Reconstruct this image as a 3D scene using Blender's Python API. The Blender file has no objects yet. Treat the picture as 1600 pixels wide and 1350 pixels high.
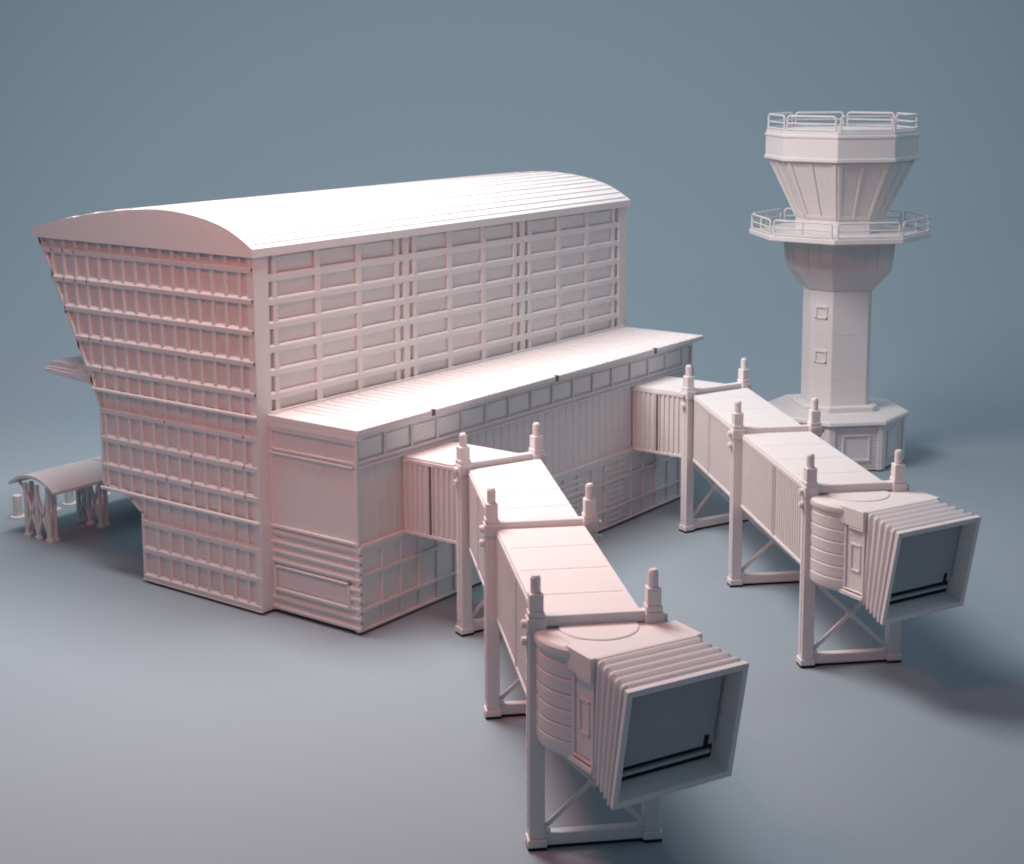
import bpy, math, random
from mathutils import Vector, Matrix
random.seed(4)
SC = bpy.context.scene
COL = SC.collection
RAD = math.radians

# ------------------------------------------------------------------ materials
def plastic(name, col, rough=0.55, bump=0.25, grain=0.03, layers=True):
    m = bpy.data.materials.new(name); m.use_nodes = True
    nt = m.node_tree; n = nt.nodes; l = nt.links
    b = n['Principled BSDF']
    b.inputs['Roughness'].default_value = rough
    b.inputs['Specular IOR Level'].default_value = 0.3
    tc = n.new('ShaderNodeTexCoord')
    no = n.new('ShaderNodeTexNoise'); no.inputs['Scale'].default_value = 9.0; no.inputs['Detail'].default_value = 6
    l.new(tc.outputs['Object'], no.inputs['Vector'])
    rp = n.new('ShaderNodeMapRange')
    rp.inputs['To Min'].default_value = 1 - grain; rp.inputs['To Max'].default_value = 1 + grain
    l.new(no.outputs['Fac'], rp.inputs['Value'])
    mx = n.new('ShaderNodeVectorMath'); mx.operation = 'SCALE'
    mx.inputs[0].default_value = col[:3]
    l.new(rp.outputs['Result'], mx.inputs['Scale'])
    l.new(mx.outputs['Vector'], b.inputs['Base Color'])
    # fine printed grain + faint layer lines
    n2 = n.new('ShaderNodeTexNoise'); n2.inputs['Scale'].default_value = 38; n2.inputs['Detail'].default_value = 3
    l.new(tc.outputs['Object'], n2.inputs['Vector'])
    bp = n.new('ShaderNodeBump'); bp.inputs['Strength'].default_value = bump; bp.inputs['Distance'].default_value = 0.008
    if layers:
        wv = n.new('ShaderNodeTexWave'); wv.wave_type = 'BANDS'; wv.bands_direction = 'Z'
        wv.inputs['Scale'].default_value = 12; wv.inputs['Distortion'].default_value = 0.4
        l.new(tc.outputs['Object'], wv.inputs['Vector'])
        ad = n.new('ShaderNodeMath'); ad.operation = 'MULTIPLY_ADD'
        l.new(wv.outputs['Fac'], ad.inputs[0]); ad.inputs[1].default_value = 0.24
        l.new(n2.outputs['Fac'], ad.inputs[2])
        l.new(ad.outputs['Value'], bp.inputs['Height'])
    else:
        l.new(n2.outputs['Fac'], bp.inputs['Height'])
    l.new(bp.outputs['Normal'], b.inputs['Normal'])
    return m

M_WHITE = plastic('white_print_plastic', (0.72, 0.67, 0.662))
M_PANEL = plastic('recessed_print_plastic', (0.74, 0.68, 0.67), bump=0.35)
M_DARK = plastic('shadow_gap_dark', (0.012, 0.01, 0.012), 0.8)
M_NOTCH = plastic('notch_dark', (0.15, 0.11, 0.115), 0.8)
M_BACK = plastic('paper_backdrop', (0.258, 0.308, 0.346), 0.75, 0.04, 0.012, False)

# ------------------------------------------------------------------ mesh builder
class MB:
    def __init__(s): s.v = []; s.f = []; s.smooth = False
    def add(s, vs, fs):
        k = len(s.v); s.v += [tuple(p) for p in vs]; s.f += [tuple(i + k for i in f) for f in fs]
    def box(s, x0, x1, y0, y1, z0, z1, M=None):
        vs = [Vector((x, y, z)) for z in (z0, z1) for y in (y0, y1) for x in (x0, x1)]
        if M: vs = [M @ v for v in vs]
        s.add(vs, [(0, 2, 3, 1), (4, 5, 7, 6), (0, 1, 5, 4), (2, 6, 7, 3), (0, 4, 6, 2), (1, 3, 7, 5)])
    def prism(s, poly, t0, t1, fn):
        """poly = list of 2D, fn(u,v,t)->3D ; closed solid"""
        n = len(poly)
        vs = [fn(u, v, t0) for u, v in poly] + [fn(u, v, t1) for u, v in poly]
        fs = [tuple(range(n))[::-1], tuple(range(n, 2 * n))]
        fs += [(i, (i + 1) % n, (i + 1) % n + n, i + n) for i in range(n)]
        s.add(vs, fs)
    def loft(s, rings, cap=True):
        n = len(rings[0]); vs = [p for r in rings for p in r]; fs = []
        for k in range(len(rings) - 1):
            for i in range(n):
                j = (i + 1) % n
                fs.append((k * n + i, k * n + j, (k + 1) * n + j, (k + 1) * n + i))
        if cap:
            fs.append(tuple(range(n))[::-1]); fs.append(tuple(range((len(rings) - 1) * n, len(rings) * n)))
        s.add(vs, fs)
    def rod(s, a, b, r, n=8):
        a = Vector(a); b = Vector(b); d = (b - a).normalized()
        u = d.orthogonal().normalized(); w = d.cross(u)
        R = [[p + (u * math.cos(2 * math.pi * i / n) + w * math.sin(2 * math.pi * i / n)) * r for i in range(n)] for p in (a, b)]
        s.loft(R)
    def bar(s, a, b, wd, ht, up=(0, 0, 1)):
        a = Vector(a); b = Vector(b); d = (b - a).normalized()
        u = Vector(up).cross(d).normalized(); w = d.cross(u)
        R = [[p + u * (i * wd / 2) + w * (j * ht / 2) for i, j in ((-1, -1), (1, -1), (1, 1), (-1, 1))] for p in (a, b)]
        s.loft(R)
    def build(s, name, mat, parent=None, bevel=0.006, smooth=False, off=(0, 0, 0)):
        me = bpy.data.meshes.new(name)
        o3 = Vector(off)
        me.from_pydata([tuple(Vector(p) - o3) for p in s.v], [], s.f)
        import bmesh
        bm = bmesh.new(); bm.from_mesh(me); bmesh.ops.recalc_face_normals(bm, faces=bm.faces); bm.to_mesh(me); bm.free()
        me.materials.append(mat)
        o = bpy.data.objects.new(name, me); COL.objects.link(o)
        if parent: o.parent = parent
        if smooth:
            me.polygons.foreach_set('use_smooth', [True] * len(me.polygons))
            md = o.modifiers.new('edge', 'EDGE_SPLIT'); md.split_angle = RAD(32)
        if bevel:
            b = o.modifiers.new('bevel', 'BEVEL'); b.width = bevel; b.segments = 1; b.limit_method = 'ANGLE'; b.angle_limit = RAD(35)
        return o

def thing(name, label, cat, loc=(0, 0, 0), group=None):
    o = bpy.data.objects.new(name, None); COL.objects.link(o); o.location = loc
    o.empty_display_size = 0.1
    o['label'] = label; o['category'] = cat
    if group: o['group'] = group
    return o

# ================================================================== TERMINAL
L = 9.27; GAP = 0.04
terminal = thing('terminal_building', 'large white model airport terminal with arched roof, gridded walls and low front annex', 'building')
T = terminal
YZ = lambda y, z, x: (x, y, z)
# silhouette of the end wall (y,z)
def y_edge(z):
    pts = [(0, 2.47), (1.05, 2.47), (1.30, 2.86), (1.301, 3.32), (2.55, 3.32), (2.80, 3.44), (5.0, 4.60)]
    for (za, ya), (zb, yb) in zip(pts, pts[1:]):
        if za <= z <= zb: return ya + (yb - ya) * (z - za) / (zb - za)
    return 4.6
BF = 0.062   # facade recess depth
core = MB()
core.prism([(BF, GAP), (2.42, GAP), (2.42, 1.07), (2.82, 1.31), (3.28, 1.33), (3.28, 2.54), (3.40, 2.79), (4.56, 4.99), (BF, 4.99)], 0.06, L - 0.06, YZ)
core.build('wall', M_WHITE, T)
pl = MB(); pl.box(0.10, L - 0.1, 0.10, 2.36, -0.0, 0.05); pl.build('shade_gap_plinth', M_DARK, T, 0)  # near-black inset, paints the shade line where the walls meet the floor

def pieces(y0, y1, cuts):
    return None
# --- end wall lattices (near end x=0 and far end x=L, mirrored)
PITCH = 0.2668
ledges = [4.822, 4.399, 3.973, 3.545, 3.114, 2.502, 2.073, 1.658, 0.930, 0.518, 0.106]
GAP_MARKS = {4.822: (0.045, 14, 15, 16), 4.399: (0.045, 13, 14, 15), 3.973: (0.045, 15), 3.545: (0.045, 12, 13), 3.114: (0.045, 12), 2.502: (1, 7), 2.073: (1, 5), 1.658: (1, 5, 7)}
def end_lattice(sx):
    """sx=0 near end, 1 far end: recessed grid of flush ribs and storey bands"""
    X = (lambda d: -d) if sx == 0 else (lambda d: L + d)
    def bx(mb, d0, d1, y0, y1, z0, z1):
        a, b = sorted((X(d0), X(d1))); mb.box(a, b, y0, y1, z0, z1)
    rib = MB()
    for k in range(1, 18):
        y = k * PITCH
        if y < 2.40: a = 0.04
        elif y < 2.86: a = 1.05 + (y - 2.47) * 0.25 / 0.39 + .03
        elif y < 3.26: a = 1.32
        else: a = max(2.80 + (y - 3.44) * (2.2 / 1.16), 2.56) if y > 3.44 else 2.56 + (y - 3.32) * 2.0
        if a < 4.9: bx(rib, -0.10, -0.002, y - 0.030, y + 0.030, a, 4.985)
    rib_edge = [(2.47, GAP), (2.47, 1.05), (2.86, 1.30), (3.32, 1.315), (3.32, 2.55), (3.44, 2.80), (4.60, 4.985)]
    for (ya, za), (yb, zb) in zip(rib_edge, rib_edge[1:]):
        n = Vector((yb - ya, zb - za)).normalized(); nn = Vector((-n.y, n.x)) * 0.06
        if nn.x > 0: nn = -nn
        if (ya, za) == (2.86, 1.30): nn = Vector((0, 0.05))
        poly = [(ya, za), (yb, zb), (yb + nn.x, zb + nn.y), (ya + nn.x, za + nn.y)]
        a, b = sorted((X(-0.10), X(-0.002)))
        rib.prism(poly, a, b, YZ)
    # storey bands with bright sloping sills, sunk a hair behind the ribs
    for z in ledges:
        ye = y_edge(z)
        prof = [(-0.10, z - 0.050), (0.004, z - 0.056), (0.008, z + 0.016), (-0.034, z + 0.052), (-0.10, z + 0.056)]
        rib.prism([(X(d), zz) for d, zz in prof], 0.012, ye - 0.02, lambda u, v, t: (u, t, v))
    bx(rib, -0.02, 0.040, -0.004, 3.44, 2.775, 2.818)
    bx(rib, -0.02, 0.040, -0.004, 3.33, 1.290, 1.333)
    bx(rib, -0.02, 0.010, -0.002, 2.475, GAP, 0.052)
    rib.build('end_wall_grid', M_WHITE, T, 0.008)
    if sx == 0:
        for z, ks in GAP_MARKS.items():
            for k in ks:
                y = k * PITCH if isinstance(k, int) else 0.012
                nb = MB(); bx(nb, 0.0, 0.010, y - 0.009, y + 0.010, z - 0.028, z + 0.020); nb.build('joint_gap_shade', M_NOTCH, T, 0)  # dark squares paint the shade in gaps between ledge pieces
end_lattice(0); end_lattice(1)
# blank glazing behind the grid: one sheet per storey
edges = [0.05] + [0.106, 0.518, 0.930, 1.31, 1.658, 2.073, 2.502, 2.79, 3.114, 3.545, 3.973, 4.399, 4.822, 4.98]
for lo, hi in zip(edges[1:], edges[2:]):
    mb = MB(); m1 = min(y_edge(lo + .03), y_edge(hi - .03)) - 0.05
    mb.box(0.052, 0.075, 0.03, m1, lo + 0.03, hi - 0.03); mb.build('window_band', M_PANEL, T, 0)

# --- long facade (y = 0) and a plain back
fac = MB()
PADS = 0.22; S = 2.943
rows = [4.735 - 0.327 * k for k in range(15) if 4.735 - 0.327 * k > 2.6]
fac.box(0.003, 0.285, -0.012, 0.12, GAP, 4.99)
fac.box(L - 0.285, L, -0.012, 0.12, GAP, 4.99)
def pier(x0, x1, d=0.0):
    fac.box(x0, x1, d, 0.10, 2.6, 4.985)
for k in range(3):
    s0 = PADS + S * k
    for a, b in ((-0.065, 0.065), (0.16, 0.25), (0.985, 1.10), (1.842, 1.957), (2.693, 2.783)):
        if k == 0 and a < 0: continue
        pier(s0 + a, s0 + b, 0.003)
for z in rows:
    prof = [(0.10, z - 0.108), (-0.001, z - 0.108), (-0.002, z - 0.026), (0.022, z), (0.10, z + 0.004)]
    fac.prism(prof, 0.25, L - 0.25, lambda u, v, t: (t, u, v))
fac.build('facade_grid', M_WHITE, T, 0.007)
for k in range(3):
    s0 = PADS + S * k
    for r, z in enumerate([rows[0] + 0.327] + rows):
        lo = z - 0.327 if True else 0
        hi = z - 0.105
        if lo < 2.75 and r > 0 and lo < 2.7: continue
        for a, b in ((0.25, 0.985), (1.10, 1.842), (1.957, 2.693)):
            mb = MB(); x0, x1 = s0 + a + .012, s0 + b - .012
            mb.box(x0 - .011, x1 + .011, 0.046, 0.085, lo + 0.006, min(hi, 4.98) - 0.004)
            mb.build('window', M_PANEL, T, 0.004)
# small deep slots between the piers
M_SLOT = plastic('slot_plastic', (0.66, 0.60, 0.59))
for k in range(3):
    s0 = PADS + S * k
    for a, b in ((0.068, 0.157), (2.786, 2.875)):
        for r, z in enumerate([rows[0] + 0.327] + rows):
            lo, hi = z - 0.327 + 0.05, min(z - 0.105, 4.97)
            sl = MB(); sl.box(s0 + a + .012, s0 + b - .012, 0.052, 0.082, lo, hi - 0.01); sl.build('window_slot', M_SLOT, T, 0)

# --- arched roof
arc = [(-0.05, 5.105), (0.06, 5.17), (0.175, 5.235), (0.35, 5.32), (0.6, 5.405), (0.98, 5.485), (1.36, 5.53), (1.65, 5.545), (1.95, 5.54), (2.56, 5.495), (3.19, 5.415), (3.85, 5.305), (4.3, 5.215), (4.66, 5.13)]
def arcz(y):
    for (a, za), (b, zb) in zip(arc, arc[1:]):
        if a <= y <= b: return za + (zb - za) * (y - a) / (b - a)
# smooth the arch (Catmull-Rom resample)
def cr(P, n=6):
    out = []
    for i in range(len(P) - 1):
        p0 = P[max(i - 1, 0)]; p1 = P[i]; p2 = P[i + 1]; p3 = P[min(i + 2, len(P) - 1)]
        for j in range(n):
            t = j / n
            out.append(tuple(0.5 * ((2 * p1[c]) + (-p0[c] + p2[c]) * t + (2 * p0[c] - 5 * p1[c] + 4 * p2[c] - p3[c]) * t * t + (-p0[c] + 3 * p1[c] - 3 * p2[c] + p3[c]) * t ** 3) for c in (0, 1)))
    out.append(P[-1]); return out
sm = cr(arc)
roof = MB()
roof.prism([(-0.05, 4.99)] + sm + [(4.67, 4.99)], -0.035, L + 0.035, YZ)
rf = roof.build('roof', M_WHITE, T, 0.006, smooth=True)
# shallow lapped sheets running along the roof
for y0, y1 in [(0.02, 0.12), (0.155, 0.255), (0.29, 0.40), (0.44, 0.57), (0.61, 0.76), (0.80, 0.97), (1.01, 1.20), (1.24, 1.45), (1.49, 1.72), (1.76, 2.0), (2.05, 2.35), (2.4, 2.75), (2.8, 3.2), (3.25, 3.7), (3.75, 4.2)]:
    zz = [(y0, arcz(y0) + 0.018), (y1, arcz(y1) + 0.004), (y1, arcz(y1) - 0.02), (y0, arcz(y0) - 0.02)]
    lap = MB(); lap.prism(zz, 0.02, L - 0.02, YZ); lap.build('roof_sheet', M_WHITE, rf, 0)

# --- canopy shelf on the far (street) side
can = MB()
can.prism([(3.3, 2.84), (4.56, 2.925), (4.63, 2.955), (4.63, 3.02), (4.55, 3.07), (4.30, 3.10), (4.1, 3.07), (3.9, 3.10), (3.5, 3.14), (3.3, 3.10)], 0.10, 0.8, YZ)
can.prism([(3.5, 2.84), (4.58, 2.90), (4.64, 2.93), (4.64, 3.00), (3.5, 3.0)], 0.085, 0.12, YZ); can.prism([(3.5, 2.83), (4.60, 2.89), (4.66, 2.94), (4.66, 2.965), (3.5, 2.93)], 0.07, 0.82, YZ)
can.build('canopy_shelf', M_WHITE, T, 0.01)
br = MB(); br.prism([(3.44, 2.82), (3.44, 3.20), (3.55, 3.20), (3.95, 2.98), (3.98, 2.90)], 0.03, 0.085, YZ)
br.build('canopy_bracket', M_WHITE, T, 0.008)

# ------------------------------------------------------------- annex
AX0, AX1, AY = 0.235, 8.93, -1.60
an = MB()
an.box(AX0, AX1, AY + 0.02, 0.02, GAP, 2.36); an.box(AX0, AX1, AY + 0.045, 0.02, 2.355, 2.72)
an.build('annex_wall', M_WHITE, T)
pl = MB(); pl.box(AX0 + .05, AX1 - .05, AY + 0.06, 0.0, -0.0, 0.05); pl.build('annex_shade_gap_plinth', M_DARK, T, 0)  # black inset again, contact shade put into its colour
ae = MB()   # end wall relief (x = AX0)
def ex(d0, d1, y0, y1, z0, z1): ae.box(AX0 - d1, AX0 - d0, y0, y1, z0, z1)
ex(-0.02, 0.035, AY - 0.0, 0.0, 2.60, 2.665)                   # ledge below fascia
ex(-0.02, 0.022, AY + 0.0, 0.0, 2.325, 2.362)
ex(-0.02, 0.030, AY + 0.0, 0.0, 2.27, 2.305)
for y in (-0.535, -1.06): ex(-0.02, 0.014, y - 0.012, y + 0.012, 2.36, 2.60)
for y in (-0.535, -1.06): ex(-0.02, 0.006, y - 0.01, y + 0.01, 1.30, 2.27)
ex(-0.02, 0.03, AY - 0.02, AY + 0.045, GAP, 2.66)
ex(-0.02, 0.02, -0.06, 0.0, GAP, 2.66)
ex(-0.02, 0.045, AY - 0.03, 0.0, 1.235, 1.275)
# corrugated base
zr = 1.17
while zr > 0.06:
    skip = 0.36 < zr < 0.72
    prof = [(0.02, zr - 0.05), (-0.032, zr - 0.035), (-0.040, zr + 0.0), (-0.018, zr + 0.04), (0.02, zr + 0.055)]
    if skip:
        ae.prism(prof, AY - 0.05, -1.46, lambda u, v, t: (AX0 + u, t, v))
    else:
        ae.prism(prof, AY - 0.05, -0.0, lambda u, v, t: (AX0 + u, t, v))
    zr -= 0.134
ex(-0.02, 0.05, -1.47, -1.43, 0.36, 0.70); ex(-0.02, 0.05, -1.47, -0.06, 0.335, 0.375); ex(-0.02, 0.05, -1.47, -0.06, 0.67, 0.70); ex(-0.02, 0.05, -0.09, -0.05, 0.36, 0.70)
ex(-0.02, 0.012, -1.40, -0.12, 0.40, 0.64)
ae.build('annex_side_wall', M_WHITE, T, 0.006)
# annex front relief (y = AY)
af = MB()
def fy(d0, d1, x0, x1, z0, z1): af.box(x0, x1, AY - d1, AY - d0, z0, z1)
fy(-0.05, -0.005, AX0 - .02, AX1, 2.675, 2.72)
fy(-0.03, 0.005, AX0 - .02, AX1, 2.335, 2.37)
fy(-0.03, 0.018, AX0 - .02, AX1, 2.27, 2.30)
x = AX0 + 0.01; i = 0
while x < AX1 - 0.01:
    fy(-0.05, -0.005, x - 0.018 + .02, x + 0.018 + .02, 2.36, 2.68)
    for q in (0.02, 0.205, 0.39): fy(-0.03, -0.010, x + q - .008, x + q + 0.008, 1.24, 2.28)
    x += 0.556; i += 1
fy(-0.03, 0.0, AX1 - .05, AX1, GAP, 2.70)
fy(-0.03, 0.045, AX0, AX1 - .01, 1.185, 1.235)        # water table
fy(-0.03, 0.010, AX0, AX1 - .01, 1.10, 1.19)
for zz in (0.80, 0.33): fy(-0.03, 0.026, AX0, AX1, zz - 0.02, zz + 0.025)
fy(-0.03, 0.03, AX0, AX1, GAP, 0.07)
x = AX0 + 0.08; i = 0
while x < AX1:
    wide = 0.04 if i % 3 else 0.05
    fy(-0.03, 0.014, x - wide / 2, x + wide / 2, GAP, 1.19)
    x += 0.39; i += 1
# corrugated bays of the lower wall
for xa, xb in ((4.55, 5.62), (6.12, 6.75)):
    z = 0.12
    while z < 1.08:
        prof = [(0.03, z - 0.04), (-0.006, z - 0.02), (-0.014, z + 0.01), (0.0, z + 0.035), (0.03, z + 0.045)]
        af.prism([(AY + u, v) for u, v in prof], xa, xb, lambda u, v, t: (t, u, v)); z += 0.098
af.build('annex_front_wall', M_WHITE, T, 0.005)
# frieze windows of the annex
x = AX0 + 0.01
while x < AX1 - 0.5:
    mb = MB(); mb.box(x + 0.07, x + 0.52, AY + 0.028, AY + 0.05, 2.40, 2.64); mb.build('frieze_window', M_PANEL, T, 0.004)
    x += 0.556
# annex roof
ar = MB()
ar.box(AX0 - 0.045, 9.17, AY - 0.075, -0.001, 2.735, 2.815)
ar.box(AX0 - 0.045, AX0 + 0.1, AY - 0.04, -0.001, 2.655, 2.74)
x = 0.30
while x < 1.68:
    ar.box(x, x + 0.022, AY - 0.083, AY - 0.02, 2.745, 2.823); x += 0.05
aroof = ar.build('annex_roof', M_WHITE, T, 0.008)
def one(name, par, mat, bev, *b):
    mb = MB(); mb.box(*b); return mb.build(name, mat, par, bev)
for xs in (3.16, 6.10): one('roof_joint', aroof, M_PANEL, 0.002, xs - 0.022, xs + 0.022, AY - 0.05, -0.12, 2.813, 2.828)
x = AX0 + 0.35
while x < 9.1:
    if min(abs(x - 3.16), abs(x - 6.10)) > 0.08: one('roof_rib', aroof, M_WHITE, 0.002, x - 0.008, x + 0.008, AY - 0.06, -0.12, 2.812, 2.827)
    x += 0.1861
one('gutter', aroof, M_PANEL, 0.002, AX0 + 0.0, 9.14, -0.10, -0.075, 2.813, 2.824)
one('flashing', aroof, M_PANEL, 0.002, AX0 + 0.0, 9.14, -0.045, -0.002, 2.812, 2.842)
for xs in (1.735, 4.696, 7.556): one('rain_outlet', aroof, M_NOTCH, 0, xs - 0.03, xs + 0.03, AY - 0.088, AY - 0.03, 2.735, 2.825)

# ================================================================== JET BRIDGES
r2 = math.sqrt(0.5)
D = Vector((-r2, -r2, 0)); N = Vector((r2, -r2, 0))          # along / across the sloping tunnels
A2 = Vector((-0.3827, -0.9239, 0)); W2 = Vector((0.9239, -0.3827, 0))
def SN(s, n, z): return D * s + N * n + Vector((0, 0, z))
def AW(a, w, z): return A2 * a + W2 * w + Vector((0, 0, z))
ORG = Vector((1.68, -1.60, 0))
ZT, ZB = 2.275, 1.205

def bridge(loc, label):
    B = thing('jet_bridge', label, 'jet bridge', loc, 'jet bridges')
    def bd(mb, name, par=B, mat=M_WHITE, bev=0.006, smooth=False):
        o = mb.build(name, mat, par, bev, smooth, off=ORG)
        return o
    # ---- portals
    AL, AR = Vector((1.10, -2.70, 0)), Vector((2.155, -3.125, 0))
    BL, BR = SN(3.868, 2.70, 0), SN(3.868, 3.845, 0)
    CL, CR = SN(7.018, 2.708, 0), SN(7.018, 3.85, 0)
    # ---- tunnels
    def tunnel(poly, sides, roofseams):
        """poly: plan quad (L0, R0, R1, L1)"""
        mb = MB()
        mb.prism([(p.x, p.y) for p in poly], ZB, ZT - 0.03, lambda u, v, t: (u, v, t))
        for a, b, slots in sides:                              # corrugated side from a to b
            d = (b - a); Ln = d.length; d.normalize(); nn = Vector((d.y, -d.x, 0))
            c = sum((p for p in poly), Vector()) / 4
            if (c - a).dot(nn) > 0: nn = -nn
            M = Matrix(((d.x, nn.x, 0, a.x), (d.y, nn.y, 0, a.y), (0, 0, 1, 0), (0, 0, 0, 1)))
            t = 0.03
            while t < Ln - 0.04:
                if not any(abs(t + .022 - q * Ln) < 0.065 for q in slots):
                    mb.box(t, t + 0.045, -0.02, 0.020, ZB + 0.045, ZT - 0.085, M)
                t += 0.092
            for q in slots:
                mb.box(q * Ln - 0.045, q * Ln - 0.022, -0.02, 0.028, ZB + 0.03, ZT - 0.06, M)
                mb.box(q * Ln + 0.022, q * Ln + 0.045, -0.02, 0.028, ZB + 0.03, ZT - 0.06, M)
            mb.box(0, Ln, -0.02, 0.022, ZT - 0.085, ZT - 0.03, M)
            mb.box(0, Ln, -0.02, 0.026, ZB - 0.012, ZB + 0.035, M)
        o = bd(mb, 'tunnel_section')
        for a, b, slots in sides:
            d = (b - a); Ln = d.length; d.normalize(); nn = Vector((d.y, -d.x, 0))
            c = sum((p for p in poly), Vector()) / 4
            if (c - a).dot(nn) > 0: nn = -nn
            M = Matrix(((d.x, nn.x, 0, a.x), (d.y, nn.y, 0, a.y), (0, 0, 1, 0), (0, 0, 0, 1)))
            for q in slots:
                sm_ = MB(); sm_.box(q * Ln - 0.024, q * Ln + 0.024, -0.01, 0.016, ZB + 0.04, ZT - 0.09, M)
                bd(sm_, 'joint_seam', o, M_NOTCH, 0)
        rp = MB()
        big = [(p.x, p.y) for p in poly]
        cx = sum(p[0] for p in big) / 4; cy = sum(p[1] for p in big) / 4
        rp.prism([(cx + (x - cx) * 1.02, cy + (y - cy) * 1.02) for x, y in big], ZT - 0.031, ZT, lambda u, v, t: (u, v, t))
        for a, b in roofseams:
            rp.bar(a + Vector((0, 0, ZT - 0.001)), b + Vector((0, 0, ZT - 0.001)), 0.022, 0.012)
        bd(rp, 'roof_panel', o)
        return o
    l, r = 2.765, 3.765
    p = [Vector((1.175, -1.585, 0)), Vector((2.185, -1.585, 0)), Vector((2.185, -3.125, 0)), Vector((1.175, -2.745, 0))]
    tunnel(p, [(p[0], p[3], (0.43,)), (p[1], p[2], (0.5,))], [])
    # notched lower edge of the fixed tunnel
    for k in range(6):
        nt = MB(); nt.box(1.15, 1.18, -1.72 - .16 * k - .05, -1.72 - .16 * k, ZB - 0.02, ZB + .02); bd(nt, 'edge_bracket')
    AL2, AR2 = SN(1.25, l, 0), SN(0.80, r, 0)
    BL2, BR2 = SN(3.85, l, 0), SN(3.85, r, 0)
    def seams(s0, s1, k, skew=0.0):
        out = []
        for i in range(1, k + 1):
            s = s0 + (s1 - s0) * i / (k + 1)
            out.append((SN(s, l + 0.03, 0), SN(s + skew * (1 - i / (k + 1)), r - 0.03, 0)))
        return out
    tunnel([AL2, AR2, BR2, BL2], [(AL2, BL2, (0.36,)), (AR2, BR2, (0.5,))], [(SN(1.62, l + .03, 0), SN(1.42, r - .03, 0)), (SN(2.42, l + .03, 0), SN(2.30, r - .03, 0)), (SN(3.12, l + .03, 0), SN(3.06, r - .03, 0))])
    CL2, CR2 = SN(7.02, l, 0), SN(7.02, r, 0)
    p3 = [SN(3.88, l, 0), SN(3.88, r, 0), CR2, CL2]
    tunnel(p3, [(p3[0], p3[3], (0.5,)), (p3[1], p3[2], (0.5,))], seams(3.88, 7.02, 3))
    # ---- support frames
    def portal(a, b, along):
        f = MB()
        e = (b - a).normalized()
        f.bar(a + Vector((0, 0, 0.095)), b + Vector((0, 0, 0.095)), 0.11, 0.12)
        m0 = a + e * 0.05; m1 = b - e * 0.05; w = (m1 - m0).length
        f.bar(m0 + Vector((0, 0, 0.17)), m1 + Vector((0, 0, 1.14)) , 0.030, 0.05)
        f.bar(m1 + Vector((0, 0, 0.17)) + along * 0.034, m0 + Vector((0, 0, 1.14)) + along * 0.034, 0.030, 0.05)
        mid = (a + b) / 2 + Vector((0, 0, 0.655))
        f.rod(mid - along * 0.05, mid + along * 0.07, 0.05, 12)
        f.rod(a + e * .10 + Vector((0, 0, .19)) + along * .03, a + e * .10 + Vector((0, 0, .19)) + along * .065, 0.035, 10)
        f.rod(b - e * .10 + Vector((0, 0, .19)) + along * .03, b - e * .10 + Vector((0, 0, .19)) + along * .065, 0.035, 10)
        fo = bd(f, 'support_frame', bev=0.005)
        bm_ = MB()
        bm_.bar(a + Vector((0, 0, 2.300)) + e * 0.05, b + Vector((0, 0, 2.300)) - e * 0.05, 0.10, 0.105)
        bd(bm_, 'crossbeam', fo, bev=0.006)
        for q, sgn in ((a, -1), (b, 1)):
            pm = MB()
            M = Matrix(((e.x, along.x, 0, q.x), (e.y, along.y, 0, q.y), (0, 0, 1, 0), (0, 0, 0, 1)))
            def sq(h, z0, z1, off=0.0): pm.box(-h + off, h + off, -h, h, z0, z1, M)
            sq(0.094, 0.03, 0.11)
            sq(0.077, 0.11, 2.22)
            sq(0.090, 2.20, 2.34); sq(0.068, 2.34, 2.575); pm.rod(q + Vector((0, 0, 2.57)), q + Vector((0, 0, 2.735)), 0.05, 14); pm.rod(q + Vector((0, 0, 2.73)), q + Vector((0, 0, 2.75)), 0.04, 14)
            sq(0.079, 2.34, 2.40)
            # guide rail and bolts on the outside face
            pm.box(sgn * 0.077 - 0.012, sgn * 0.077 + 0.012, -0.03, 0.03, 0.2, 2.2, M)
            for z in (2.10, 2.27):
                c = q + e * sgn * 0.08 + along * 0.0 + Vector((0, 0, z))
                pm.rod(c, c + e * sgn * 0.06 - along * 0.0, 0.042, 12)
            z = 0.35
            while z < 2.1:
                c = q + e * sgn * 0.08 + Vector((0, 0, z)); pm.rod(c, c + e * sgn * 0.017, 0.014, 6)
                z += 0.17
            po = bd(pm, 'post', fo, bev=0.007)
            ft = MB(); ft.box(-0.09, 0.09, -0.09, 0.09, 0.0, 0.035, M); bd(ft, 'contact_shade_foot', po, M_DARK, 0)  # black slab paints the contact shade under the post
        sk = MB(); sk.bar(a + Vector((0, 0, 0.018)), b + Vector((0, 0, 0.018)), 0.09, 0.034); bd(sk, 'contact_shade_pad', fo, M_DARK, 0)  # black strip paints the contact shade under the tie beam
    portal(AL, AR, Vector((-0.3827, -0.9239, 0)))
    portal(BL, BR, D); portal(CL, CR, D)
    # ---- rotunda
    rc = (7.83, 0.33); RR = 0.60; RZB = 1.13
    def ring(rad, z, n=56): return [AW(rc[0] + rad * math.cos(2 * math.pi * i / n), rc[1] + rad * math.sin(2 * math.pi * i / n), z) for i in range(n)]
    ro = MB(); zt = 2.16
    prof = [(RR - 0.06, RZB), (RR - 0.01, RZB + 0.03), (RR + .005, RZB + 0.07)]
    z = RZB + 0.17
    while z < 2.06:
        prof += [(RR + .006, z - 0.006), (RR - 0.012, z + 0.004), (RR - 0.012, z + 0.010), (RR + .001, z + 0.02)]
        z += 0.152
    prof += [(RR, 2.115), (RR + 0.02, 2.13), (RR + 0.03, 2.165), (RR + 0.025, 2.20), (RR - 0.0, 2.226), (RR - 0.05, 2.232)]
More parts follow.
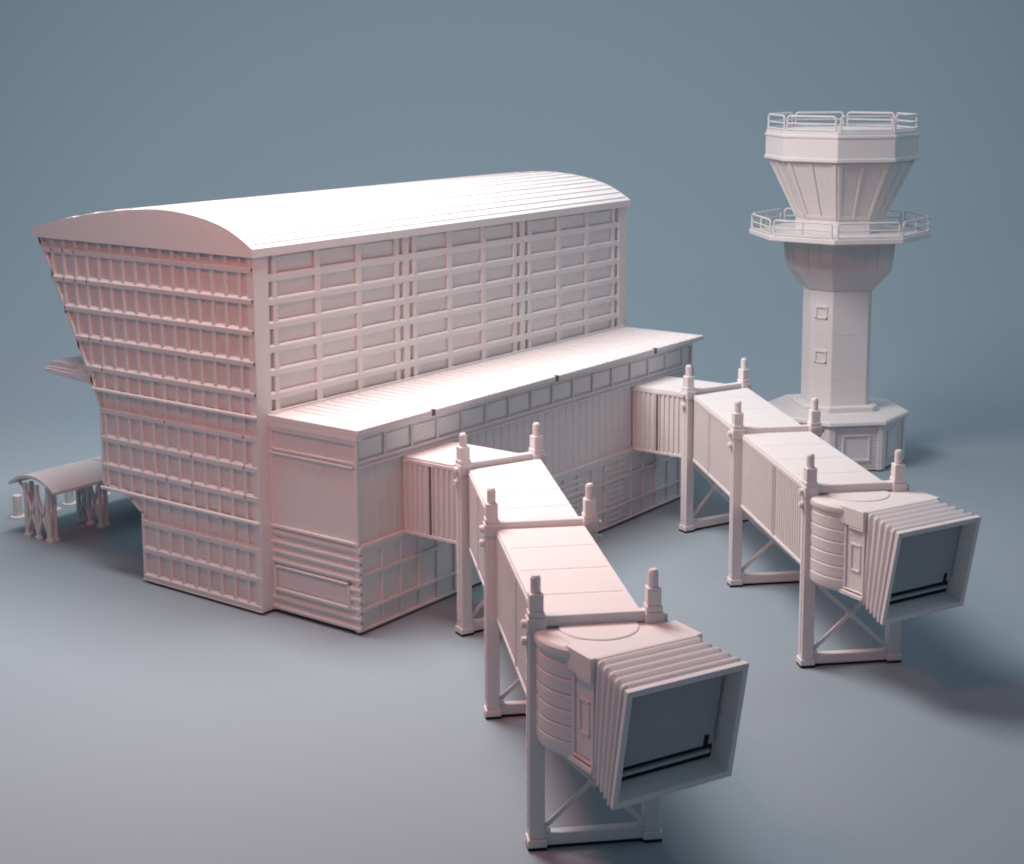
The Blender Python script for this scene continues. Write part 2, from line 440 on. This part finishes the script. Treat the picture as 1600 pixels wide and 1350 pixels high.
    ro.loft([ring(r_, z_) for r_, z_ in prof])
    rot = bd(ro, 'rotunda', bev=0, smooth=True)
    dk = MB(); dk.loft([ring(0.385, 2.22), ring(0.385, 2.246), ring(0.375, 2.253)])
    bd(dk, 'roof_disc', rot, bev=0, smooth=True)
    # ---- cab
    cb = MB()
    AWp = lambda a, w, z: tuple(AW(a, w, z))
    def bx(mb, a0, a1, w0, w1, z0, z1):
        vs = [AW(a, w, z) for z in (z0, z1) for w in (w0, w1) for a in (a0, a1)]
        mb.add(vs, [(0, 2, 3, 1), (4, 5, 7, 6), (0, 1, 5, 4), (2, 6, 7, 3), (0, 4, 6, 2), (1, 3, 7, 5)])
    bx(cb, 7.80, 8.52, -0.145, 0.995, 1.15, 2.238)
    bx(cb, 8.07, 8.50, -0.205, 1.055, 2.02, 2.240)          # fascia above the doors
    bx(cb, 8.24, 8.495, -0.200, 1.050, 1.985, 2.05)
    for w0, w1 in ((-0.178, -0.12), (0.97, 1.028)):
        bx(cb, 8.13, 8.185, w0, w1, 1.16, 2.04)              # jamb
        bx(cb, 8.455, 8.50, w0, w1, 1.16, 2.04)
        bx(cb, 8.09, 8.50, w0 - .02, w1 + .02, 1.135, 1.185)
        bx(cb, 8.12, 8.50, w0 - .005, w1 + .005, 1.205, 1.225)
    cab = bd(cb, 'cab', bev=0.006)
    for w0, sg in ((-0.145, -1), (0.995, 1)):
        dr = MB()
        bx(dr, 8.19, 8.45, min(w0, w0 + sg * 0.012), max(w0, w0 + sg * 0.012), 1.23, 1.98)
        do = bd(dr, 'door', cab, bev=0.004)
        for a0, a1, z0, z1 in ((8.25, 8.275, 1.46, 1.80), (8.40, 8.425, 1.46, 1.80), (8.25, 8.425, 1.455, 1.485), (8.25, 8.425, 1.775, 1.805)):
            bx(dr, a0, a1, min(w0, w0 + sg * 0.026), max(w0, w0 + sg * 0.026), z0, z1)
        bpy.data.objects.remove(do, do_unlink=True)
        do = bd(dr, 'door', cab, bev=0.004)
    # ---- bellows hood: six hoops fanning from the cab front to the tilted frame
    def hoop(t, grow, inner=None):
        """cross-section corners at parameter t in 0..1 : returns 4 corners (wL/wR, top/bottom)"""
        wl = -0.145 + t * (-0.075); wr = 0.985 + t * 0.135
        at = 8.50 + t * 0.61; zt_ = 2.225 - t * 0.09
        ab = 8.455 + t * 0.425; zb_ = 1.115 - t * 0.155
        g = grow
        def c(w, a, z): return AW(a, w, z)
        r = 0.05
        # rounded top corners
        pts = []
        import math as m_
        for k in range(5):
            th = m_.pi - k * m_.pi / 8
            pts.append(c(wl - g + r + r * m_.cos(th), at, zt_ + g - r + r * m_.sin(th)))
        for k in range(5):
            th = m_.pi / 2 - k * m_.pi / 8
            pts.append(c(wr + g - r + r * m_.cos(th), at, zt_ + g - r + r * m_.sin(th)))
        pts.append(c(wr + g, ab, zb_ - g)); pts.append(c(wl - g, ab, zb_ - g))
        return pts
    hd = MB(); rings = []
    NB = 5
    for i in range(NB):
        for u, g in ((0.0, -0.030), (0.18, 0.004), (0.38, 0.016), (0.60, 0.012), (0.82, -0.012)):
            rings.append(hoop((i + u) / NB * 0.90, g))
    rings.append(hoop(0.90, -0.030)); rings.append(hoop(0.92, 0.0))
    hd.loft(rings, cap=False)
    hood = bd(hd, 'bellows_hood', bev=0, smooth=True)
    # end frame (hollow)
    fr = MB()
    def rect(t, inset, push=0.0):
        wl = -0.145 - 0.075 * t - .004; wr = 0.985 + 0.135 * t + .004
        at = 8.50 + t * 0.61; zt_ = 2.225 - t * 0.09 + .004; ab = 8.455 + t * 0.425; zb_ = 1.115 - t * 0.155 - .004
        li = inset
        def P(w, k, dz): # k 0 bottom..1 top
            a = ab + (at - ab) * k; z = zb_ + (zt_ - zb_) * k
            return AW(a, w, z) - (A2 * 0.967 - Vector((0, 0, 0.203)) ) * push
        ki = li / 1.18
        return [P(wl + li, ki, 0), P(wr - li, ki, 0), P(wr - li, 1 - ki, 0), P(wl + li, 1 - ki, 0)]
    # outer back, outer front, inner front, inner back
    o0 = rect(0.90, 0.0); o1 = rect(1.0, 0.0); i1 = rect(1.0, 0.062); i0 = rect(1.0, 0.095, 0.245); i00 = rect(1.0, 0.17, 0.25)
    rg = [o0, o1, i1, i0, i00]
    vs = [p for r_ in rg for p in r_]; fs = []
    for k in range(4):
        for i in range(4):
            j = (i + 1) % 4; fs.append((k * 4 + i, k * 4 + j, (k + 1) * 4 + j, (k + 1) * 4 + i))
    fs.append((16, 17, 18, 19))
    fr.add(vs, fs)
    frame = bd(fr, 'hood_frame', hood, M_WHITE, 0.006)
    dp = MB()
    def slab(w0, w1, k0, k1, p0, p1, mb):
        def Q(w, k, push):
            at = 9.11; ab = 8.88; zt_ = 2.139; zb_ = 0.956
            return AW(ab + (at - ab) * k, w, zb_ + (zt_ - zb_) * k) - (A2 * 0.967 - Vector((0, 0, 0.203))) * push
        vs = [Q(w, k, p) for p in (p0, p1) for k in (k0, k1) for w in (w0, w1)]
        mb.add(vs, [(0, 2, 3, 1), (4, 5, 7, 6), (0, 1, 5, 4), (2, 6, 7, 3), (0, 4, 6, 2), (1, 3, 7, 5)])
    slab(-0.125, 0.985, 0.235, 0.920, 0.175, 0.235, dp)
    bd(dp, 'shutter', hood, plastic('shutter_shade_grey', (0.36, 0.37, 0.39), 0.6), 0.004)  # white plastic greyed, shade inside the hood is put into the colour
    ds = MB()
    slab(-0.125, 1.022, 0.083, 0.919, 0.225, 0.243, ds)
    bd(ds, 'shutter_gap', hood, M_DARK, 0)
    nb = MB(); slab(0.87, 0.925, 0.23, 0.33, 0.171, 0.18, nb); bd(nb, 'shutter_notch', hood, M_DARK, 0)
    dr2 = MB(); slab(-0.125, 0.985, 0.142, 0.172, 0.19, 0.235, dr2)
    bd(dr2, 'sill_rail', hood, plastic('rail_grey', (0.42, 0.42, 0.44), 0.6), 0.002)
    return B
bridge(tuple(ORG), 'nearer white model jet bridge in front, joined to the left part of the annex')
bridge(tuple(ORG + Vector((5.81, 0, 0))), 'farther white model jet bridge beside the control tower')

# ================================================================== CONTROL TOWER
TX, TY = 12.8466, -2.4637
tw = thing('control_tower', 'tall white model control tower with flared cab, railed gallery and eight-sided base', 'tower', (TX, TY, 0))
def octo(R, z, n=8): return [(R * math.cos(RAD(22.5 + 45 * k)), R * math.sin(RAD(22.5 + 45 * k)), z) for k in range(n)]
# equiangular octagon with unequal sides
LEN = {135: .68, 180: .64, 225: 1.0, 270: .2, 315: .68, 0: .64, 45: 1.0, 90: .2}
def uneq(scale, z):
    # walk around faces ccw: face with outward normal th runs along th+90
    pts = []; p = Vector((0, 0))
    for th in (0, 45, 90, 135, 180, 225, 270, 315):
        pts.append(p.copy()); d = RAD(th + 90); p = p + Vector((math.cos(d), math.sin(d))) * LEN[th] * scale
    c = sum(pts, Vector((0, 0))) / len(pts)
    return [(q.x - c.x, q.y - c.y, z) for q in pts]
def lf(rings, name, par=tw, mat=M_WHITE, bev=0.006):
    mb = MB(); mb.loft(rings); return mb.build(name, mat, par, bev)
# base
mb = MB(); mb.loft([octo(1.30, 0.03), octo(1.30, 0.90)])
for k in range(8):
    th = RAD(45 * k); ap = 1.30 * math.cos(RAD(22.5)); hw = 1.30 * math.sin(RAD(22.5))
    M = Matrix.Rotation(th, 4, 'Z')
    mb.box(ap - .02, ap + 0.045, -hw - 0.01, -hw + 0.09, 0.03, 0.90, M); mb.box(ap - .02, ap + 0.045, hw - 0.09, hw + 0.01, 0.03, 0.90, M)
    z = 0.10
    while z < 0.84:
        mb.box(ap - .02, ap + 0.012, -hw + 0.09, -hw + 0.30, z, z + 0.022, M); mb.box(ap - .02, ap + 0.012, hw - 0.30, hw - 0.09, z, z + 0.022, M); z += 0.045
    mb.box(ap - .02, ap + 0.03, -hw + .09, hw - .09, 0.80, 0.86, M)
base = mb.build('base', M_WHITE, tw, 0.006)
for k in range(8):
    M = Matrix.Rotation(RAD(45 * k), 4, 'Z'); ap = 1.30 * math.cos(RAD(22.5))
    wf = MB(); wf.box(ap - .01, ap + 0.035, -0.27, -0.235, 0.24, 0.70, M); wf.box(ap - .01, ap + 0.035, 0.235, 0.27, 0.24, 0.70, M)
    wf.box(ap - .01, ap + 0.036, -0.27, 0.27, 0.20, 0.245, M); wf.box(ap - .01, ap + 0.036, -0.27, 0.27, 0.68, 0.72, M)
    wf.box(ap - .01, ap + 0.010, -0.235, 0.235, 0.245, 0.68, M)
    wf.build('window', M_WHITE, base, 0.005)
lf([octo(1.40, 0.885), octo(1.415, 0.91), octo(1.40, 0.965), octo(1.36, 0.985)], 'base_roof', tw)
lf([octo(1.24, -0.0), octo(1.24, 0.04)], 'shade_gap_plinth', tw, M_DARK, 0)  # black inset paints the shade line under the tower base
lf([uneq(0.86, 0.97), uneq(0.88, 1.07), uneq(0.85, 1.10)], 'shaft_collar', tw, bev=0.01)
lf([uneq(0.70, 1.05), uneq(0.70, 3.30)], 'shaft', tw, bev=0.01)
sg = MB()
for z in (2.466, 1.627):
    sg.loft([uneq(0.704, z - 0.010), uneq(0.704, z + 0.010)])
sg.build('shaft_seam', M_PANEL, tw, 0)
us = uneq(0.70, 0); fx = min(p[0] for p in us)
fyc = [p[1] for p in us if abs(p[0] - fx) < 0.01]; ym = sum(fyc) / len(fyc)
for z in (2.875, 2.03):
    wb = MB()
    for a in ((-.12, -.09, -.12, .12), (.09, .12, -.12, .12), (-.12, .12, -.12, -.09), (-.12, .12, .09, .12)):
        wb.box(fx - 0.022, fx + 0.01, ym + a[0] - .0, ym + a[1], z + a[2], z + a[3])
    wb.box(fx - 0.026, fx + 0.01, ym - .13, ym + .13, z + .085, z + .13)
    wb.build('window', M_WHITE, tw, 0.004)
# flared cone and drum below the gallery
dr = MB(); dr.loft([uneq(0.71, 3.29), uneq(0.74, 3.31), uneq(1.06, 3.66), uneq(1.09, 3.72), uneq(1.15, 4.30)])
dr.build('drum', M_WHITE, tw, 0.012)
ring = uneq(1.155, 4.25); ring2 = uneq(1.095, 3.72)
for i in range(8):
    a, b = Vector(ring[i]), Vector(ring[(i + 1) % 8]); c, d = Vector(ring2[i]), Vector(ring2[(i + 1) % 8])
    n = int((b - a).length / 0.2)
    for k in range(1, n):
        dv = MB(); dv.bar(a.lerp(b, k / n), c.lerp(d, k / n), 0.02, 0.014, up=(0.001, 0, 1)); dv.build('drum_rib', M_WHITE, tw, 0)
# gallery
lf([octo(1.60, 4.285), octo(1.69, 4.30), octo(1.69, 4.385), octo(1.66, 4.395)], 'gallery_deck', tw)
def railing(R, z0, h, name, par, halfgap=0.055, posts=1, rr=0.018):
    for k in range(8):
        M = Matrix.Rotation(RAD(45 * k), 4, 'Z')
        ap = R * math.cos(RAD(22.5)); hw = R * math.sin(RAD(22.5)) - halfgap
        mb = MB()
        P = lambda y, z: M @ Vector((ap, y, z))
        c = 0.05
        path = [(-hw, z0), (-hw, z0 + h - c), (-hw + c * .3, z0 + h - c * .3), (-hw + c, z0 + h), (hw - c, z0 + h), (hw - c * .3, z0 + h - c * .3), (hw, z0 + h - c), (hw, z0)]
        for a, b in zip(path, path[1:]): mb.rod(P(*a), P(*b), rr, 8)
        mb.rod(P(-hw, z0 + h * .52), P(hw, z0 + h * .52), rr * .8, 8)
        if posts: mb.rod(P(0, z0), P(0, z0 + h), rr * .8, 8)
        mb.rod(P(-hw, z0 + 0.03), P(hw, z0 + 0.03), rr * .9, 8)
        mb.build(name, M_WHITE, par, 0, smooth=True)
railing(1.655, 4.39, 0.285, 'gallery_railing', tw)
# cab
lf([octo(0.82, 4.39), octo(0.82, 4.66), octo(1.345, 5.74)], 'cab', tw, bev=0.012)
cr_ = MB()
for k in range(8):
    M = Matrix.Rotation(RAD(45 * k), 4, 'Z')
    c1, c2 = 0.82 * math.cos(RAD(22.5)), 1.345 * math.cos(RAD(22.5)); h1, h2 = 0.82 * math.sin(RAD(22.5)), 1.345 * math.sin(RAD(22.5))
    def Pc(u, t, o=0.0): return M @ Vector((c1 + (c2 - c1) * t + o, u * (h1 + (h2 - h1) * t), 4.66 + 1.08 * t))
    for u0, u1 in ((-0.97, -0.80), (-0.10, 0.04), (0.80, 0.97)):
        cr_.loft([[Pc(u0, t, -.01), Pc(u1, t, -.01), Pc(u1, t, .022), Pc(u0, t, .022)] for t in (0.0, 0.99)])
    for t0, t1 in ((0.0, 0.07), (0.95, 0.99)):
        cr_.loft([[Pc(-0.97, t, -.01), Pc(.97, t, -.01), Pc(.97, t, .018), Pc(-.97, t, .018)] for t in (t0, t1)])
cr_.build('cab_mullion', M_WHITE, tw, 0.005)
lf([octo(1.36, 5.735), octo(1.435, 5.75), octo(1.435, 5.81), octo(1.41, 5.815), octo(1.41, 6.17), octo(1.43, 6.18), octo(1.43, 6.225), octo(1.40, 6.235), octo(1.40, 6.29), octo(1.36, 6.30)], 'cab_parapet', tw, bev=0.006)
railing(1.375, 6.295, 0.275, 'roof_railing', tw, posts=0, halfgap=0.045)

# ================================================================== CURB CANOPY
cc = thing('walkway_canopy', 'small arched white canopy on branching columns behind the left side of terminal', 'canopy', (0.35, 5.5, 0))
def cbd(mb, name, par=cc, bev=0.004, mat=M_WHITE, smooth=False): return mb.build(name, mat, par, bev, smooth, off=(0.35, 5.5, 0))
yc, hwid = 5.53, 0.58
n = 14
top = [(yc - hwid + 2 * hwid * i / n, 0.875 + 0.19 * (1 - ((2 * i / n - 1) ** 2))) for i in range(n + 1)]
for x0, x1 in ((0.33, 1.62), (1.64, 2.95), (2.97, 4.3)):
    mb = MB(); mb.prism(top + [(y, z - 0.045) for y, z in reversed(top)], x0, x1, YZ); cbd(mb, 'roof', smooth=True, bev=0)
for x0 in (0.40, 1.42, 2.8, 4.0):
    mb = MB()
    for yy in (5.20, 5.48, 5.76):
        for xx in ((x0, x0 + 0.11) if yy != 5.48 else (x0,)):
            mb.bar((xx, yy, 0.02), (xx, yy, 0.9), 0.06, 0.06, up=(1, 0, 0))
            mb.box(xx - .045, xx + .045, yy - .05, yy + .05, 0, 0.06)
    for ya, yb in ((5.20, 5.48), (5.48, 5.76)):
        m_ = (ya + yb) / 2
        for xx in (x0,):
            mb.bar((xx, ya, 0.10), (xx, m_, 0.42), 0.045, 0.045, up=(1, 0, 0)); mb.bar((xx, yb, 0.10), (xx, m_, 0.42), 0.045, 0.045, up=(1, 0, 0))
            mb.bar((xx, m_, 0.42), (xx, ya, 0.80), 0.045, 0.045, up=(1, 0, 0)); mb.bar((xx, m_, 0.42), (xx, yb, 0.80), 0.045, 0.045, up=(1, 0, 0))
    mb.bar((x0 + .05, 5.2, 0.85), (x0 + .05, 5.02, 0.90), 0.04, 0.04, up=(1, 0, 0)); mb.bar((x0 + .05, 5.76, 0.7), (x0 + .05, 6.02, 0.90), 0.04, 0.04, up=(1, 0, 0))
    cbd(mb, 'column_frame')

# ---- small round pillars on discs
lab = ['small round white pillar on a disc foot, leftmost, beside the canopy end', 'small round white pillar seen between the near canopy columns', 'small round white pillar in the gap between the two canopy column sets', 'small round white pillar on a disc foot, rightmost, beside the terminal wall']
for (x, y), lb in zip(((1.0, 6.85), (1.62, 6.72), (2.02, 6.80), (2.74, 6.79)), lab):
    t = thing('round_pillar', lb, 'pillar', (x, y, 0), 'small round pillars behind the canopy')
    n = 20
    rg = lambda r, z: [(r * math.cos(2 * math.pi * i / n), r * math.sin(2 * math.pi * i / n), z) for i in range(n)]
    mb = MB(); mb.loft([rg(0.075, 0.02), rg(0.075, 0.37), rg(0.065, 0.385)]); mb.build('shaft', M_WHITE, t, 0, True)
    mb = MB(); mb.loft([rg(0.13, 0.0), rg(0.13, 0.022), rg(0.115, 0.03)]); mb.build('foot', M_WHITE, t, 0, True)

# ================================================================== BACKDROP
cam_loc = Vector((-14.722, -15.3394, 7.5329))
yaw = -0.9289; pit = -0.1533; roll = -0.0043
fwd = Vector((math.sin(-yaw), math.cos(yaw), 0)); rgt = Vector((fwd.y, -fwd.x, 0))
bk = MB()
prof = [(-12, 0.0), (0, 0), (12, 0), (24, 0), (34, 0)]
for i in range(1, 25):
    th = i / 24 * math.pi / 2; prof.append((34 + 14 * math.sin(th), 14 * (1 - math.cos(th))))
prof += [(48, 20), (48, 34)]
base_pt = Vector((cam_loc.x, cam_loc.y, 0))
vs = []; nw = 5
for (d, z) in prof:
    for j in range(nw): vs.append(base_pt + fwd * d + rgt * (-40 + 80 * j / (nw - 1)) + Vector((0, 0, z)))
fs = [(i * nw + j, i * nw + j + 1, (i + 1) * nw + j + 1, (i + 1) * nw + j) for i in range(len(prof) - 1) for j in range(nw - 1)]
bk.add(vs, fs)
bko = bk.build('backdrop', M_BACK, None, 0)
bko.data.polygons.foreach_set('use_smooth', [True] * len(bko.data.polygons))
bko['kind'] = 'structure'

# ================================================================== CAMERA
up = Vector((0, 0, 1))
f = Vector((math.sin(-yaw) * math.cos(pit), math.cos(yaw) * math.cos(pit), math.sin(pit)))
rt = f.cross(up).normalized(); uu = rt.cross(f)
R_ = rt * math.cos(roll) + uu * math.sin(roll); U_ = uu * math.cos(roll) - rt * math.sin(roll)
cd = bpy.data.cameras.new('camera'); cam = bpy.data.objects.new('camera', cd); COL.objects.link(cam)
m = Matrix(((R_.x, U_.x, -f.x, cam_loc.x), (R_.y, U_.y, -f.y, cam_loc.y), (R_.z, U_.z, -f.z, cam_loc.z), (0, 0, 0, 1)))
cam.matrix_world = m
cd.sensor_fit = 'HORIZONTAL'; cd.sensor_width = 36; cd.lens = 36 * 2471.5 / 1600
cd.shift_y = -193.48 / 1600
cd.clip_end = 500; cd.clip_start = 0.1
SC.camera = cam

# ================================================================== LIGHT
def area(name, loc, target, size, power, col, sy=None):
    ld = bpy.data.lights.new(name, 'AREA'); ld.energy = power; ld.color = col
    ld.shape = 'RECTANGLE'; ld.size = size; ld.size_y = sy or size
    o = bpy.data.objects.new(name, ld); COL.objects.link(o); o.location = loc
    o.rotation_euler = (Vector(target) - Vector(loc)).to_track_quat('-Z', 'Y').to_euler()
    return o
k_ = area('overhead_softbox', (1.0, 1.0, 13.2), (1.0, 1.0, 0), 6.0, 2550, (1.0, 0.965, 0.95), 6.5); k_.rotation_euler = (0, 0, 0)
area('pink_side_softbox', (-5.4, -3.6, 10.0), (-1.0, -2.6, 3.0), 2.2, 380, (1.0, 0.28, 0.18))
area('added_cool_fill', (13.5, -17.0, 13.0), (5, -5, 1.0), 8.0, 330, (0.70, 0.92, 1.0))  # added fill lamp, lifts the shadows on the right
_b = cam_loc + fwd * 33
area('added_backdrop_fill', (_b.x, _b.y, 17.0), tuple(Vector((cam_loc.x, cam_loc.y, 0)) + fwd * 45 + Vector((0, 0, 4))), 42.0, 2700, (0.84, 0.94, 1.0), 7)  # added lamp out of view, only brightens the backdrop
w = bpy.data.worlds.new('World'); SC.world = w; w.use_nodes = True
bg = w.node_tree.nodes['Background']; bg.inputs['Color'].default_value = (0.44, 0.62, 0.80, 1); bg.inputs['Strength'].default_value = 0.25
SC.cycles.filter_width = 2.0
SC.view_settings.view_transform = 'Standard'; SC.view_settings.look = 'None'; SC.view_settings.exposure = 0
